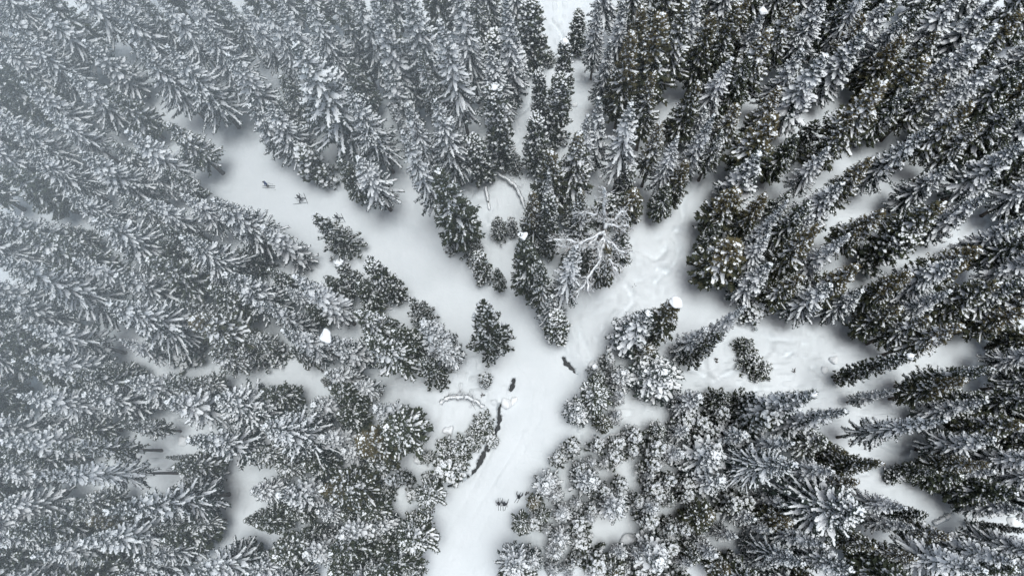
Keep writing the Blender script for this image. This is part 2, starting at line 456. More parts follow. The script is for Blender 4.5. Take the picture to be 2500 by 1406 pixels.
def pine(h, R, seed, z0=0.25, dab=0.5, size=1.0, needles=None, step=0.40, per=6, power=0.6, rise=0.2, lining=0.6, tips=9):
    """bushy pine: upswept boughs ending in needle tufts, many of them carrying a dab of snow"""
    r = np.random.default_rng(seed)
    tm, off = trunk_mesh(h, 0.011 * h + 0.03, r)
    cr, sn = Soup(), Soup()
    z = h * z0
    while z < h * 0.985:
        q = (z - h * z0) / (h * (1 - z0))
        Rz = R * min(1.0, 0.6 + q * 2.2) * (1 - q ** 1.6) ** (power) * (1 - 0.35 * q) + 0.2
        a0 = r.random() * 6.28
        nb = per
        for k in range(nb):
            if r.random() < 0.12: continue
            a = a0 + k * 6.283 / nb + r.normal(0, 0.3)
            L = Rz * r.uniform(0.5, 1.3)
            el = -0.05 + rise + 0.5 * q + r.normal(0, 0.12)
            u = np.linspace(0, 1, 5); dx, dy = math.cos(a), math.sin(a)
            zz = z + r.normal(0, 0.12) + L * (math.tan(el) * u - 0.42 * (1 - q) * u * (1 - 0.35 * u))
            o = off(z)
            P = np.stack([o[0] + dx * u * L, o[1] + dy * u * L, zz], -1)
            cr.spindles(P[:-1], P[1:] + (P[1:] - P[:-1]) * .2, 0.05, 0.05, r)
            if r.random() < lining:
                sw = r.uniform(0.03, 0.065) * size
                sn.spindles(P[1:-1] + [0, 0, .07], P[2:] + (P[2:] - P[1:-1]) * .15 + [0, 0, .07], sw, sw * .7, r)
            nt = max(4, int(tips * (0.35 + L / 1.6)))
            t = 1 - 0.78 * r.random(nt) ** 1.5; t[0] = 1.0
            B = np.stack([np.interp(t, u, P[:, i]) for i in range(3)], -1)
            ang = a + r.normal(0, 0.75, nt)
            tl = r.uniform(0.15, 0.55, nt) * (0.5 + 0.5 * min(L, 2) / 2) * (0.5 + 0.7 * (1.1 - t))
            D = unit(np.stack([np.cos(ang), np.sin(ang), r.uniform(0.0, 0.6, nt)], -1))
            E = B + D * tl[:, None]
            cr.spindles(B - D * 0.05, E + D * 0.12, 0.10 * size, 0.085 * size, r)
            nsp = 7
            pb = np.repeat(E, nsp, 0) - np.repeat(D, nsp, 0) * r.uniform(0, 0.25, (nt * nsp, 1))
            dd = unit(np.repeat(D, nsp, 0) * 0.55 + r.normal(0, 0.6, (nt * nsp, 3)) + [0, 0, 0.1])
            cr.sprigs(pb, dd, r.uniform(0.14, 0.28, nt * nsp) * size, 0.045, r)
            m = r.random(nt) < dab * (0.5 + 0.5 * q) * np.where(t > 0.55, 1.0, 0.55)
            g = r.uniform(0.035, 0.095, nt) * size
            S = E + [0, 0, 0.09]
            sn.spindles((S - D * g[:, None] * 1.5)[m], (S + D * g[:, None] * 1.6 + [0, 0, .02])[m], g[m], g[m] * .7, r, u0=.25, u1=.72)
        z += step * r.uniform(0.7, 1.3) * (1.0 - 0.3 * q)
    return tm, cr.mesh('crown', [needles or M_PINE]), sn.mesh('snow_load', [M_SNOW])

# canonical heights / radii; every tree in the list is a scaled copy of one of these
PROTO = {}
def proto(key, h, R, made): PROTO.setdefault(key, []).append((h, R, made))
for i in range(4):
    proto('S', 18, 2.6, spruce(18, 2.6, 100 + i, z0=[.25, .34, .22, .30][i], snow=[.94, .97, .88, .97][i], fat=[1.15, 1.38, 1.02, 1.25][i], droop=[.15, .25, .1, .2][i], tw=[.40, .34, .46, .38][i]))
for i in range(2):
    proto('L', 21, 3.9, spruce(21, 3.9, 110 + i, z0=[.24, .3][i], snow=[.9, .84][i], fat=[1.1, 1.0][i], droop=[.14, .2][i], tw=[.48, .42][i], step=.46, per=8))
for i in range(3):
    proto('s', 10, 1.9, spruce(10, 1.9, 120 + i, z0=.12, snow=[.95, .98, .9][i], fat=[1.4, 1.6, 1.3][i], droop=[.1, .18, .08][i], step=.36, tw=.34, power=.9))
for i in range(3):
    proto('P', 19, 2.2, spruce(19, 2.2, 200 + i, z0=[.22, .3, .18, .26][i], snow=[.55, .78, .38, .6][i], fat=[1.1, 1.2, 1.05, 1.25][i], needles=M_PINE, droop=[.08, .14, .05, .1][i], tw=[.5, .44, .55, .48][i], el0=[-.25, -.32, -.15, -.3][i], pillow=.06, twig=.55, power=[.95, 1.05, .9, 1.0][i]))
for i in range(3):
    proto('O', 19, 2.2, spruce(19, 2.2, 220 + i, z0=[.25, .3, .2][i], snow=[.5, .62, .4][i], fat=[1.05, 1.15, 1.05][i], needles=M_OLIVE, droop=[.06, .1, .05][i], tw=[.52, .46, .55][i], el0=[-.18, -.26, -.1][i], pillow=.04, twig=.55, power=[.92, 1.0, .88][i]))
for i in range(3):
    proto('M', 18, 2.1, spruce(18, 2.1, 240 + i, z0=[.2, .26, .16][i], snow=[.9, .96, .84][i], fat=[1.5, 1.75, 1.6][i], droop=[.14, .2, .1][i], tw=[.4, .36, .44][i], el0=[-.38, -.45, -.3][i], pillow=.25, twig=.7))
for i in range(3):
    proto('p', 7, 1.7, pine(7, 1.7, 260 + i, z0=.05, dab=[.6, .75, .5][i], step=.36, power=1.05, lining=.95, rise=.05, tips=8))
for i in range(3):
    proto('N', 12, 0.95, pine(12, 0.95, 280 + i, z0=.08, dab=[.7, .8, .6][i], size=1.05, power=.45, rise=-.15, per=6, step=.30, lining=.7, tips=7))
for i in range(3):
    proto('D', 5, 1.1, pine(5, 1.1, 300 + i, z0=.05, dab=[.95, .99, .9][i], size=[1.6, 1.85, 1.5][i], rise=.1, step=.34, per=6, power=.8, lining=.9, tips=5))

def blob_mesh(name, seed, lumps=0.28, sub=3, flat=0.75, mats=None):
    import bmesh
    bm = bmesh.new(); bmesh.ops.create_icosphere(bm, subdivisions=sub, radius=1.0)
    r = np.random.default_rng(seed)
    c = unit(r.normal(size=(22, 3))); amp = r.uniform(-.8, 1, 22) * lumps
    for v in bm.verts:
        p = np.array(v.co); k = 1 + sum(a * math.exp(-7.0 * float(np.sum((p - cc) ** 2))) for a, cc in zip(amp, c))
        p = p * k; p[2] *= flat if p[2] > 0 else flat * 0.7
        v.co = p
    me = bpy.data.meshes.new(name); bm.to_mesh(me); bm.free()
    for p in me.polygons: p.use_smooth = True
    for m in (mats or [M_SNOW]): me.materials.append(m)
    return me
CAPS = [blob_mesh('snow_cap', 400 + i, lumps=.5) for i in range(5)]

# ------------------------------------------------------------------ the trees, read off the photograph
# each block: offset of a viewing window, then rows (x, y of the tree top in the window, length of the tree in the window
# or -height in metres near the drone's foot point, crown width in the window, kind [, 'c' = snow cap on top])
WINDOWS = [
 ((0, 0), [(920,300,800,300,'S'),(1200,350,770,350,'S'),(1620,390,500,260,'S'),(1790,760,480,230,'S'),(1430,150,560,300,'S'),(780,0,620,320,'S'),(1150,0,560,240,'S'),
  (1730,30,520,200,'S'),(230,30,640,260,'S'),(0,60,640,260,'S'),(150,250,620,300,'S'),(180,620,520,250,'S'),(620,280,480,260,'M'),(500,560,480,260,'S'),(560,850,400,210,'S'),
  (0,850,560,300,'S'),(590,1100,560,330,'S'),(950,960,520,260,'S'),(1210,890,520,330,'P'),(200,1090,540,300,'S'),(-40,330,560,230,'S'),(-20,1200,520,280,'P'),(520,-40,560,240,'M'),
  (330,130,600,220,'P'),(980,-60,560,220,'P'),(420,430,540,240,'P'),(40,500,560,240,'P'),(760,640,420,240,'P'),(340,800,500,220,'S'),(1000,180,480,220,'P'),(1330,-50,520,200,'S'),(1560,-30,500,200,'P'),(-220,130,640,280,'S'),(-210,430,640,260,'P'),(-220,720,620,260,'S'),(-220,1000,600,280,'S'),(-120,-160,700,280,'S'),(150,-180,680,260,'P'),(420,-200,660,260,'S'),(700,-200,640,240,'S')]),
 ((620, 0), [(310,310,830,520,'S'),(370,20,640,320,'S'),(170,20,600,210,'M'),(20,40,600,210,'S'),(830,20,700,300,'M'),(1075,-90,900,380,'S'),(1340,170,700,280,'S'),(1460,-40,620,240,'S'),
  (1720,260,330,190,'N'),(1700,380,520,290,'S'),(1690,650,560,170,'N','c'),(590,390,330,150,'s'),(690,650,520,320,'S'),(1110,770,440,220,'S'),(1310,740,480,320,'S'),(1010,790,330,120,'s'),
  (770,960,420,250,'O'),(740,1110,470,270,'S'),(1080,960,620,220,'S'),(1310,1150,520,340,'P'),(0,560,520,280,'S'),(60,760,560,300,'S'),(350,1080,280,190,'D'),(1640,20,600,260,'P'),
  (1800,20,600,240,'M'),(1870,210,500,220,'P'),(700,-40,600,240,'S'),(560,-60,600,220,'P'),(1590,990,320,150,'N'),(920,-60,640,240,'P'),(1240,60,620,240,'P'),(1560,240,520,200,'P'),
  (480,180,520,200,'P'),(1200,400,480,200,'P'),(1760,1100,120,120,'p'),(960,480,420,240,'M'),(80,-250,420,250,'S'),(300,-230,420,250,'P'),(520,-260,420,250,'S'),(900,-280,420,250,'S'),(1250,-260,420,250,'P'),(1450,-240,420,240,'S'),(1650,-240,420,240,'P'),(1850,-240,420,240,'S')]),
 ((1240, 0), [(20,180,500,240,'M'),(170,20,480,180,'N'),(10,480,400,160,'P'),(510,90,300,110,'N'),(420,330,430,115,'N','c'),(250,530,430,115,'N'),(350,560,480,160,'N'),(190,860,390,150,'N'),
  (650,30,560,200,'S'),(790,20,520,200,'M'),(720,310,400,170,'S'),(900,240,560,260,'O'),(1150,130,560,330,'O'),(1270,50,560,280,'P'),(1370,-20,500,220,'S'),(1640,60,520,240,'P'),
  (1820,90,420,200,'M','c'),(1560,400,460,220,'S'),(1860,230,500,290,'O'),(900,760,500,260,'S'),(600,700,400,210,'P'),(700,720,400,200,'M'),(580,830,420,180,'S'),(480,980,420,290,'O'),
  (310,1070,380,280,'O'),(290,1240,330,150,'M'),(1430,830,420,190,'M'),(1200,1030,360,180,'S'),(1280,1160,380,220,'P'),(1640,760,420,220,'P'),(1540,950,400,230,'P'),(1860,870,520,330,'O'),
  (1800,1100,480,300,'M'),(860,1230,240,120,'N','c'),(50,1110,130,120,'p'),(960,60,480,240,'P'),(1060,560,420,220,'P'),(1480,120,480,230,'P'),(1340,560,420,220,'P'),(1720,430,420,220,'P'),
  (1100,900,360,200,'P'),(1700,1000,420,220,'P'),(840,20,480,180,'S'),(1740,-20,460,220,'P'),(300,380,80,100,'p'),(1010,640,380,200,'M'),(720,-210,420,230,'S'),(950,-240,420,240,'P'),(1180,-220,420,230,'O'),(1420,-220,420,230,'P'),(1640,-240,420,240,'S'),(1850,-220,420,240,'P')]),
 ((1860, 0), [(220,40,480,250,'P'),(450,10,520,300,'S'),(870,0,500,250,'S'),(1010,110,500,230,'S'),(720,130,460,220,'O'),(1400,-20,520,260,'S'),(700,250,480,280,'M'),(270,360,460,220,'S'),
  (440,420,560,330,'M'),(1140,450,520,320,'O'),(1630,210,560,290,'M'),(860,640,560,340,'O'),(1150,900,560,230,'S'),(1480,740,560,270,'O'),(230,880,480,290,'O'),(470,1070,400,190,'S'),
  (580,1300,400,260,'S'),(1660,930,260,80,'N','c'),(1340,1190,420,230,'S'),(1870,1040,560,300,'M'),(1870,480,560,280,'P'),(1870,720,560,280,'P'),(1650,470,560,260,'M'),(1840,100,560,280,'P'),
  (1500,380,520,240,'M'),(1300,560,500,240,'P'),(620,-30,460,240,'P'),(1180,10,500,240,'P'),(1640,0,520,240,'M'),(1000,280,460,220,'P'),(1250,250,480,220,'P'),(640,880,440,220,'P'),
  (1050,640,440,220,'P'),(1560,920,480,220,'P'),(1720,1180,480,230,'P'),(760,1180,420,220,'O'),(120,640,420,220,'P'),(100,1130,420,220,'P'),(1320,400,460,200,'M'),(60,240,420,220,'O'),(1480,600,480,200,'M'),(200,-210,420,240,'P'),(480,-220,420,240,'S'),(760,-200,420,240,'O'),(1050,-220,420,240,'P'),(1350,-260,420,250,'S'),(1700,-240,420,240,'M'),(2050,-60,460,250,'P'),(2060,250,460,260,'S'),(2060,500,460,260,'P'),(2070,760,460,260,'M'),(2070,1000,460,250,'P'),(2060,1260,460,250,'S')]),
 ((0, 460), [(1060,80,430,220,'S'),(1320,50,380,200,'S'),(1530,60,480,330,'S'),(660,210,560,370,'S'),(-90,150,620,320,'S'),(1290,370,480,330,'S'),(560,520,520,210,'S'),(880,590,430,260,'S'),
  (-60,520,880,370,'S'),(1640,640,400,280,'S'),(770,830,600,400,'S'),(1080,510,420,310,'P'),(1500,740,300,270,'P'),(1380,930,420,340,'O'),(220,990,560,250,'S'),(200,1190,560,260,'S'),
  (200,100,480,330,'P'),(180,330,480,330,'P'),(480,50,500,290,'S'),(1290,1180,120,200,'D'),(-60,790,560,250,'S'),(-60,1080,520,290,'P'),(60,1270,480,260,'P'),(420,400,460,240,'P'),
  (900,60,420,220,'P'),(1230,560,380,220,'P'),(520,1330,420,220,'P'),(1150,280,380,200,'P'),(560,760,430,220,'P'),(-60,330,560,220,'S'),(-240,330,600,300,'S'),(-230,680,600,280,'S'),(-240,950,600,280,'P')]),
 ((620, 460), [(90,290,400,240,'s'),(470,200,330,240,'p'),(615,560,260,110,'N','c'),(840,540,330,145,'N'),(1110,810,200,180,'p'),(290,650,420,260,'M'),(520,640,250,160,'P'),(40,830,380,190,'S'),
  (190,990,360,230,'M'),(760,900,280,300,'P'),(860,1080,280,320,'P'),(1020,1010,240,230,'P'),(1190,940,330,270,'s'),(1570,870,330,300,'p','k'),(520,1070,280,230,'M','c'),(1210,1250,160,210,'p'),
  (820,820,80,100,'p'),(100,1150,120,150,'D'),(1390,390,70,90,'D'),(1510,310,190,170,'p'),(1740,230,130,140,'p'),(1840,240,110,80,'D'),(1590,480,180,120,'N'),(1720,560,180,130,'P'),
  (1640,1350,50,95,'D'),(500,1370,70,80,'p'),(420,820,280,180,'P'),(640,1050,220,200,'P'),(1320,1080,220,200,'M')]),
 ((1240, 460), [(120,350,430,260,'P','ck'),(280,60,430,125,'N'),(400,460,420,230,'S'),(360,900,150,150,'N'),(830,300,300,300,'P'),(480,20,360,200,'M'),(560,40,360,220,'P'),(900,20,260,230,'P'),
  (1150,0,260,220,'P'),(1210,790,280,250,'P','ck'),(950,900,260,330,'M','k'),(1060,960,260,300,'P','k'),(1690,860,400,160,'M','k'),(1400,1010,260,200,'s'),(1620,400,340,380,'P','k'),(1500,270,260,190,'P'),(1620,20,380,360,'P'),
  (1790,860,90,170,'D'),(1735,1110,90,150,'p'),(1785,1215,90,190,'p'),(1850,1270,90,170,'p'),(1090,1310,-11,390,'M'),(720,1210,60,100,'D'),(615,1270,60,70,'D','c'),(640,1380,-7,180,'p'),(760,1310,60,100,'p'),
  (230,560,330,200,'P'),(700,420,300,260,'P'),(1000,830,240,240,'P','k'),(1860,330,360,260,'M'),(1860,560,360,240,'M'),(160,20,330,200,'O'),(20,20,300,180,'P'),(1010,1150,-9,220,'P'),(1480,1030,300,200,'p')]),
 ((1860, 460), [(180,150,420,160,'M'),(60,380,300,190,'S'),(690,570,400,260,'O'),(500,690,420,250,'S'),(430,310,440,250,'O'),(600,340,430,200,'M'),(1070,290,440,200,'N'),(1300,130,520,330,'O'),
  (1870,230,480,240,'M'),(1390,510,520,330,'S'),(1560,420,480,280,'O'),(1820,550,370,150,'M'),(730,740,360,220,'S'),(1700,690,500,290,'O'),(1870,680,520,290,'P'),(1200,930,500,240,'O'),
  (1430,1000,480,250,'O'),(1690,890,280,90,'N','c'),(1870,870,420,240,'P'),(1030,1215,560,110,'N','c'),(1640,1250,560,260,'P'),(1870,1240,330,240,'P'),(830,780,400,240,'M'),(350,120,400,230,'P'),
  (880,120,460,240,'O'),(1100,620,440,230,'P'),(800,560,400,210,'P'),(1620,60,480,240,'M'),(240,640,360,220,'P'),(1000,880,420,220,'P'),(20,60,330,200,'P'),(1330,760,440,220,'M'),(2060,90,460,250,'P'),(2060,600,460,250,'S'),(2060,800,460,250,'P'),(2040,290,540,250,'P'),(2060,430,540,250,'M'),(2040,1020,480,240,'P'),(2060,1180,460,240,'S')]),
 ((0, 926), [(180,130,560,260,'S'),(620,110,400,280,'S'),(910,30,360,250,'S'),(1180,170,400,300,'S'),(1570,170,320,400,'S'),(-60,200,460,270,'S'),(1400,440,420,280,'S'),(180,680,1080,230,'S'),
  (390,470,600,210,'P'),(40,400,560,290,'M'),(780,890,680,300,'S'),(590,1210,620,300,'S'),(1000,1290,420,210,'S'),(1380,1380,400,280,'S'),(1280,800,270,150,'N'),(1580,820,320,240,'P'),
  (660,1020,460,240,'O'),(-40,1150,520,320,'S'),(-60,900,500,290,'S'),(-60,680,480,250,'S'),(130,1100,560,280,'P'),(160,930,420,240,'P'),(880,1400,420,240,'S'),(1780,1020,240,200,'P'),
  (1650,1090,200,170,'P'),(1240,560,300,110,'P'),(260,1290,540,260,'S'),(60,560,480,200,'P'),(900,330,330,200,'P'),(1650,1300,240,200,'P'),(560,980,330,180,'P'),(1120,1050,300,160,'P'),(500,330,400,200,'P'),(-230,330,560,280,'S'),(-230,560,560,260,'P'),(-230,820,560,280,'S'),(-240,1080,560,280,'S'),(-230,1330,560,280,'P')]),
 ((620, 926), [(20,370,420,410,'S'),(400,160,260,250,'s'),(500,400,240,230,'s'),(860,220,240,230,'s'),(960,340,-16,380,'P'),(760,460,-17,320,'O'),(830,610,-11,200,'P'),(380,600,220,220,'P'),
  (170,620,200,220,'P'),(965,725,170,110,'D'),(930,790,-5,150,'p'),(1130,820,-3,100,'D'),(1230,700,-3,80,'D'),(500,800,290,320,'O'),(150,850,300,290,'M'),(0,820,250,200,'S'),(780,960,-10,250,'P'),
  (30,1010,260,210,'P'),(630,1130,250,320,'M'),(370,1270,260,250,'s'),(870,1060,-10,190,'M'),(1080,1180,-15,320,'P'),(1100,1060,-10,240,'P'),(150,1270,260,310,'P'),(560,1390,240,290,'P'),
  (800,1390,220,220,'P'),(1070,1390,-11,200,'P'),(1620,300,-5,170,'p'),(1550,375,-3,90,'p'),(1690,430,-3,100,'D'),(1370,490,-5,180,'p'),(1450,490,-6,190,'p'),(1540,455,-4,150,'p'),(1450,580,-4,130,'p'),
  (1370,640,-6,210,'D'),(1230,560,-3,110,'p'),(650,960,-9,200,'P'),(300,1130,220,200,'P'),(330,700,220,200,'P'),(660,700,-9,180,'P'),(620,240,200,200,'P'),(880,1230,-9,220,'P')]),
 ((1240, 926), [(640,90,-13,270,'P'),(520,200,-10,220,'M'),(810,100,-9,120,'s'),(1360,130,-13,230,'s'),(790,250,-9,125,'s'),(690,300,-8,140,'O'),(1100,350,-8,150,'P'),(1270,370,-10,155,'s'),
  (920,400,-8,150,'D'),(890,505,-7,110,'D'),(800,475,-7,130,'D'),(640,470,-7,115,'D'),(1080,480,-9,165,'D'),(1230,520,-11,180,'s'),(460,480,-7,125,'D'),(360,570,-6,115,'D'),(600,590,-7,110,'s'),
  (770,560,-7,130,'D'),(700,600,-6,100,'s'),(1040,630,-8,130,'D'),(1160,720,-8,130,'D'),(1060,780,-8,130,'D'),(1520,560,-14,370,'s'),(1690,400,-14,260,'s'),(1520,740,-13,290,'s'),(570,740,-12,240,'s'),
  (820,770,-8,120,'D'),(280,760,-10,220,'s'),(350,840,-8,130,'s'),(190,890,-7,130,'O'),(400,980,-9,160,'s'),(500,910,-7,110,'s'),(590,930,-7,100,'D'),(800,930,-13,240,'s'),(600,1000,-8,115,'s'),
  (940,870,-7,100,'D'),(1050,920,-11,170,'s'),(1040,1015,-8,150,'D'),(1440,1010,-12,240,'O'),(90,1050,-8,170,'P'),(190,1030,-6,120,'D'),(280,1080,-6,95,'s'),(390,1160,-9,180,'s'),(520,1100,-6,95,'D'),
  (1170,1060,-8,110,'D'),(1260,1070,-8,110,'D'),(640,1320,-9,170,'D'),(480,1310,-7,100,'D'),(150,1340,-10,210,'s'),(330,1260,-8,150,'s'),(1080,1310,-12,320,'s'),(830,1280,-9,140,'M'),(1480,1250,-12,180,'s'),
  (1380,1290,-10,160,'P'),(1620,1130,-10,130,'s'),(1590,1370,-11,200,'P'),(1310,1330,-9,120,'s'),(320,1390,-9,130,'s'),(430,1395,-8,115,'s'),(780,1400,-10,200,'P'),(1540,250,-8,140,'D'),(1480,370,-7,130,'D'),
  (1570,120,-9,180,'p'),(1770,140,-10,200,'p'),(1850,230,-10,170,'M'),(1400,320,-8,140,'D'),(240,980,-7,130,'P'),(690,800,-8,110,'D'),(520,640,-7,120,'D'),(1170,860,-8,130,'P'),(960,1280,-9,140,'s'),(1640,900,-9,150,'D'),(1750,980,-10,170,'M')]),
 ((1860, 926), [(330,150,400,300,'M'),(600,260,420,270,'M'),(230,430,320,210,'S'),(1300,330,600,260,'S'),(1590,190,440,200,'M'),(980,80,400,150,'M'),(1500,20,480,200,'P'),(1710,470,620,240,'S'),
  (220,620,400,350,'S'),(840,620,400,250,'O'),(500,640,320,210,'S'),(990,690,110,110,'D'),(1650,660,480,200,'M'),(1600,760,480,240,'M'),(1830,800,460,250,'P'),(1860,920,540,220,'M'),
  (690,985,430,540,'S'),(1030,900,400,230,'S'),(1170,980,330,90,'N'),(170,900,-11,180,'s'),(60,1070,-10,150,'s'),(820,1180,300,200,'O'),(1040,1060,300,150,'M'),(650,1330,420,280,'S'),(330,1360,360,220,'S'),
  (50,1220,-11,150,'s'),(50,1350,-11,150,'s'),(1870,1300,560,250,'M'),(1560,1390,640,290,'S'),(1870,330,480,290,'P'),(1860,600,460,240,'P'),(1860,1080,420,60,'N'),(300,300,340,200,'P'),(1620,340,420,220,'P'),
  (660,760,320,200,'P'),(1300,1120,360,200,'P'),(1250,660,330,180,'P'),(420,1180,330,200,'M'),(60,300,300,180,'D'),(1050,1290,360,180,'P'),(1600,600,440,180,'P'),(1870,1390,500,240,'P'),(100,780,330,180,'P'),(2050,560,560,240,'S'),(2050,760,560,240,'P'),(2060,1010,560,220,'M'),(2060,1230,560,240,'S'),(2050,120,460,230,'P'),(2050,330,460,230,'S'),(2060,1400,460,240,'M')]),
]
CROP = 640 / 1875.0
KIND_NAME = {'S': 'spruce_tree', 's': 'spruce_tree', 'P': 'pine_tree', 'O': 'pine_tree', 'M': 'fir_tree', 'p': 'pine_tree', 'N': 'narrow_fir', 'D': 'snowy_sapling'}
CLEAR = [([(535, 372)] + [(a, b) for a, b, c in TRAIL[3:]], [58] + [c + 12 for a, b, c in TRAIL[3:]]),
         ([(1375, -30), (1385, 120), (1410, 220), (1330, 262), (1255, 335), (1235, 460), (1240, 560), (1180, 640)], [66, 62, 48, 36, 46, 45, 40, 35]),
         ([(1745, 420), (1690, 500), (1640, 620), (1540, 720), (1440, 800), (1430, 880)], [40, 56, 85, 76, 74, 48]),
         ([(1640, 640), (1700, 750), (1840, 800), (1980, 850), (2040, 960), (2120, 1070), (2200, 1200), (2330, 1270), (2480, 1285)], [75, 52, 52, 88, 60, 40, 38, 36, 30]),
         ([(1700, 900), (1800, 930), (1900, 930)], [50, 55, 50]),
         ([(1100, 930), (1090, 1010), (1050, 1040), (1180, 960), (1230, 1050), (1180, 1160)], [40, 60, 40, 50, 40, 40]),
         ([(2300, 600), (2420, 560)], [18, 18]), ([(2340, 850), (2450, 880)], [25, 28]),
         ([(940, 945), (1000, 960)], [12, 24]), ([(190, 1240), (250, 1240)], [10, 10]), ([(340, 1050), (460, 1110)], [12, 12]),
         ([(600, 1285), (700, 1290), (800, 1275)], [15, 18, 15])]
def in_clear(px, py):
    for pts, wd in CLEAR:
        d, w = seg_dist(np.array([px]), np.array([py]), pts, wd)
        if d[0] < w[0]: return True
    return False
TREES = []     # dicts: base, h, R, kind, cap, tip pixel

def place_tip(px, py, spec):
    v = NADIR - np.array([px, py]); rr = np.hypot(*v)
    if spec < 0:
        h = -spec; p = at(px, py, h); return p[0], p[1], float(h)
    L = spec * CROP
    b = np.array([px, py]) + v / rr * L
    g = at(b[0], b[1], 0.0)
    t = np.hypot(g[0], g[1]) / np.hypot(*ray(px, py)[:2])
    h = CAM_H + t * ray(px, py)[2]
    if h > 28:
        h = 28.0; p = at(px, py, h); return p[0], p[1], h
    return g[0], g[1], float(h)

for (ox, oy), rows in WINDOWS:
    for row in rows:
        x, y, spec, w, k = row[:5]
        px, py = ox + x * CROP, oy + y * CROP
        if k == 'P' and px > 1350 and (int(x) + int(y)) % 20 == 0: k = 'O'
        if spec > 260 and k in 'SPOM':
            v = NADIR - np.array([px, py]); b = np.array([px, py]) + v / np.hypot(*v) * spec * CROP * 1.3
            if not in_clear(b[0], b[1]): spec = spec * 1.3
        gx, gy, h = place_tip(px, py, spec)
        mid = np.array([gx, gy, h * 0.45])
        depth = -(RI @ (mid - np.array([0, 0, CAM_H])))[2]
        R = 0.5 * w * CROP * depth / PF * (1.14 if k == 'S' else 0.98)
        if k in 'SPOM' and spec > 0 and 'k' not in ''.join(row[5:]):           # keep the crowns out of the open snow
            ins = [in_clear(*project((gx, gy, h * q))) for q in (.35, .5, .65, .8, .95)]
            if sum(ins) >= 3: continue
            side = [in_clear(*project((gx + cx * R * .7, gy + cy * R * .7, h * q))) for q in (.35, .55) for cx, cy in ((1, 0), (-1, 0), (0, 1), (0, -1))]
            if any(ins) or sum(side) > 2: R *= 0.80
        TREES.append(dict(x=gx, y=gy, h=h, R=R, k=k, cap='c' in ''.join(row[5:]), px=px, py=py))

# the rest of the forest: young trees standing in the gaps between the ones listed
# no two crowns grow through one another: the smaller of a pair that stands too close gives way
TREES.sort(key=lambda t: -(t['R'] + (1.0 if t['k'] == 'S' else 0.0)))
_kept = []
for t in TREES:
    if t['k'] in 'SPOM' and t['h'] > 11 and any(u['k'] in 'SPOM' and math.hypot(t['x'] - u['x'], t['y'] - u['y']) < 0.50 * (t['R'] + u['R']) for u in _kept): continue
    _kept.append(t)
TREES = _kept
CELL = 14.0
GX, GY = np.meshgrid(np.arange(-2, PW / CELL + 2) * CELL, np.arange(-2, PH / CELL + 2) * CELL)
covered = np.zeros(GX.shape, bool)
for pts, wd in CLEAR:
    d, w = seg_dist(GX, GY, pts, wd); covered |= d < w
def cover(t):
    for q in np.linspace(0.34, 1.0, 7):
        p = np.array([t['x'], t['y'], t['h'] * q]); c = project(p)
        rad = max(8.0, t['R'] * (1.05 - q * 0.85) * PF / (CAM_H - p[2]) * 1.0)
        covered[np.hypot(GX - c[0], GY - c[1]) < rad] = True
for t in TREES: cover(t)
_extra = 0
for _try in range(1400):
    free = np.argwhere(~covered)
    if len(free) == 0 or _extra >= 145: break
    rim = free[(GX[free[:, 0], free[:, 1]] < 60) | (GX[free[:, 0], free[:, 1]] > PW - 60) | (GY[free[:, 0], free[:, 1]] < 60) | (GY[free[:, 0], free[:, 1]] > PH - 40)]
    if len(rim) and _extra < 60: free = rim
    i, j = free[rng.integers(len(free))]
    covered[i, j] = True
    px, py = GX[i, j], GY[i, j]
    edge = min(px, PW - px, py, PH - py) < 90
    near = np.hypot(px - 1540, (py - 1200) * 1.2) < 330
    h = rng.uniform(5, 8) if near else rng.uniform(13, 20) if edge else rng.uniform(8, 15)
    g = at(px, py, h * 0.45)
    tip = project((g[0], g[1], h)); foot = project((g[0], g[1], 0))
    if in_clear(*tip) or in_clear(*foot): continue
    k = str(rng.choice(['P', 'S', 'P', 'P'] if px < 1150 else ['P', 'O', 'P', 'S'])) if h > 10 else str(rng.choice(['P', 'p', 'P', 's'] if px < 1150 else ['p', 'P', 'P', 's']))
    if near: k = str(rng.choice(['D', 's', 'D']))
    t = dict(x=g[0], y=g[1], h=h, R=rng.uniform(.95, 1.35) if near else rng.uniform(1.5, 2.2) * (1.2 if edge else 1.0), k=k, cap=False, px=tip[0], py=tip[1])
    TREES.append(t); cover(t); _extra += 1
print('filled in', _extra)

# ---- what is said of each tree: its look, and which one of that look it is, counted from a thing one can find
LANDMARKS = {'the top left corner': (0, 0), 'the top right corner': (2500, 0), 'the bottom left corner': (0, 1406), 'the bottom right corner': (2500, 1406),
             'the blue-jacketed skier': (655, 448), 'the bare dead tree': (1470, 590), 'the black brook gap': (1195, 1080), 'the diamond-shaped pool': (1252, 937),
             'the dark slit': (1392, 894), 'the lower right skier': (1266, 1212), 'the mid left edge': (0, 703),
             'the mid right edge': (2500, 703), 'the mid top edge': (1250, 0), 'the mid bottom edge': (1250, 1406),
             'the top snow gap': (1360, 60), 'the right clearing': (1950, 850), 'the trail fork': (1330, 790),
             'the uppermost trail': (520, 360), 'the half-hidden skier': (828, 540), 'the bent sapling': (1135, 975)}
ORD = ['', 'second ', 'third ', 'fourth ', 'fifth ', 'sixth ', 'seventh ', 'eighth ', 'ninth ', 'tenth ', 'eleventh ', 'twelfth ', 'thirteenth ', 'fourteenth ', 'fifteenth ', 'sixteenth ']
LOOK = {'S': 'spruce with long white snow-laden boughs', 's': 'spruce with spreading white frosted boughs', 'P': 'dark green pine dusted with snow',
        'O': 'pine with olive-brown top', 'M': 'fir thickly flocked with snow', 'p': 'bushy young pine', 'N': 'narrow spire-shaped fir', 'D': 'round snow-clotted sapling'}
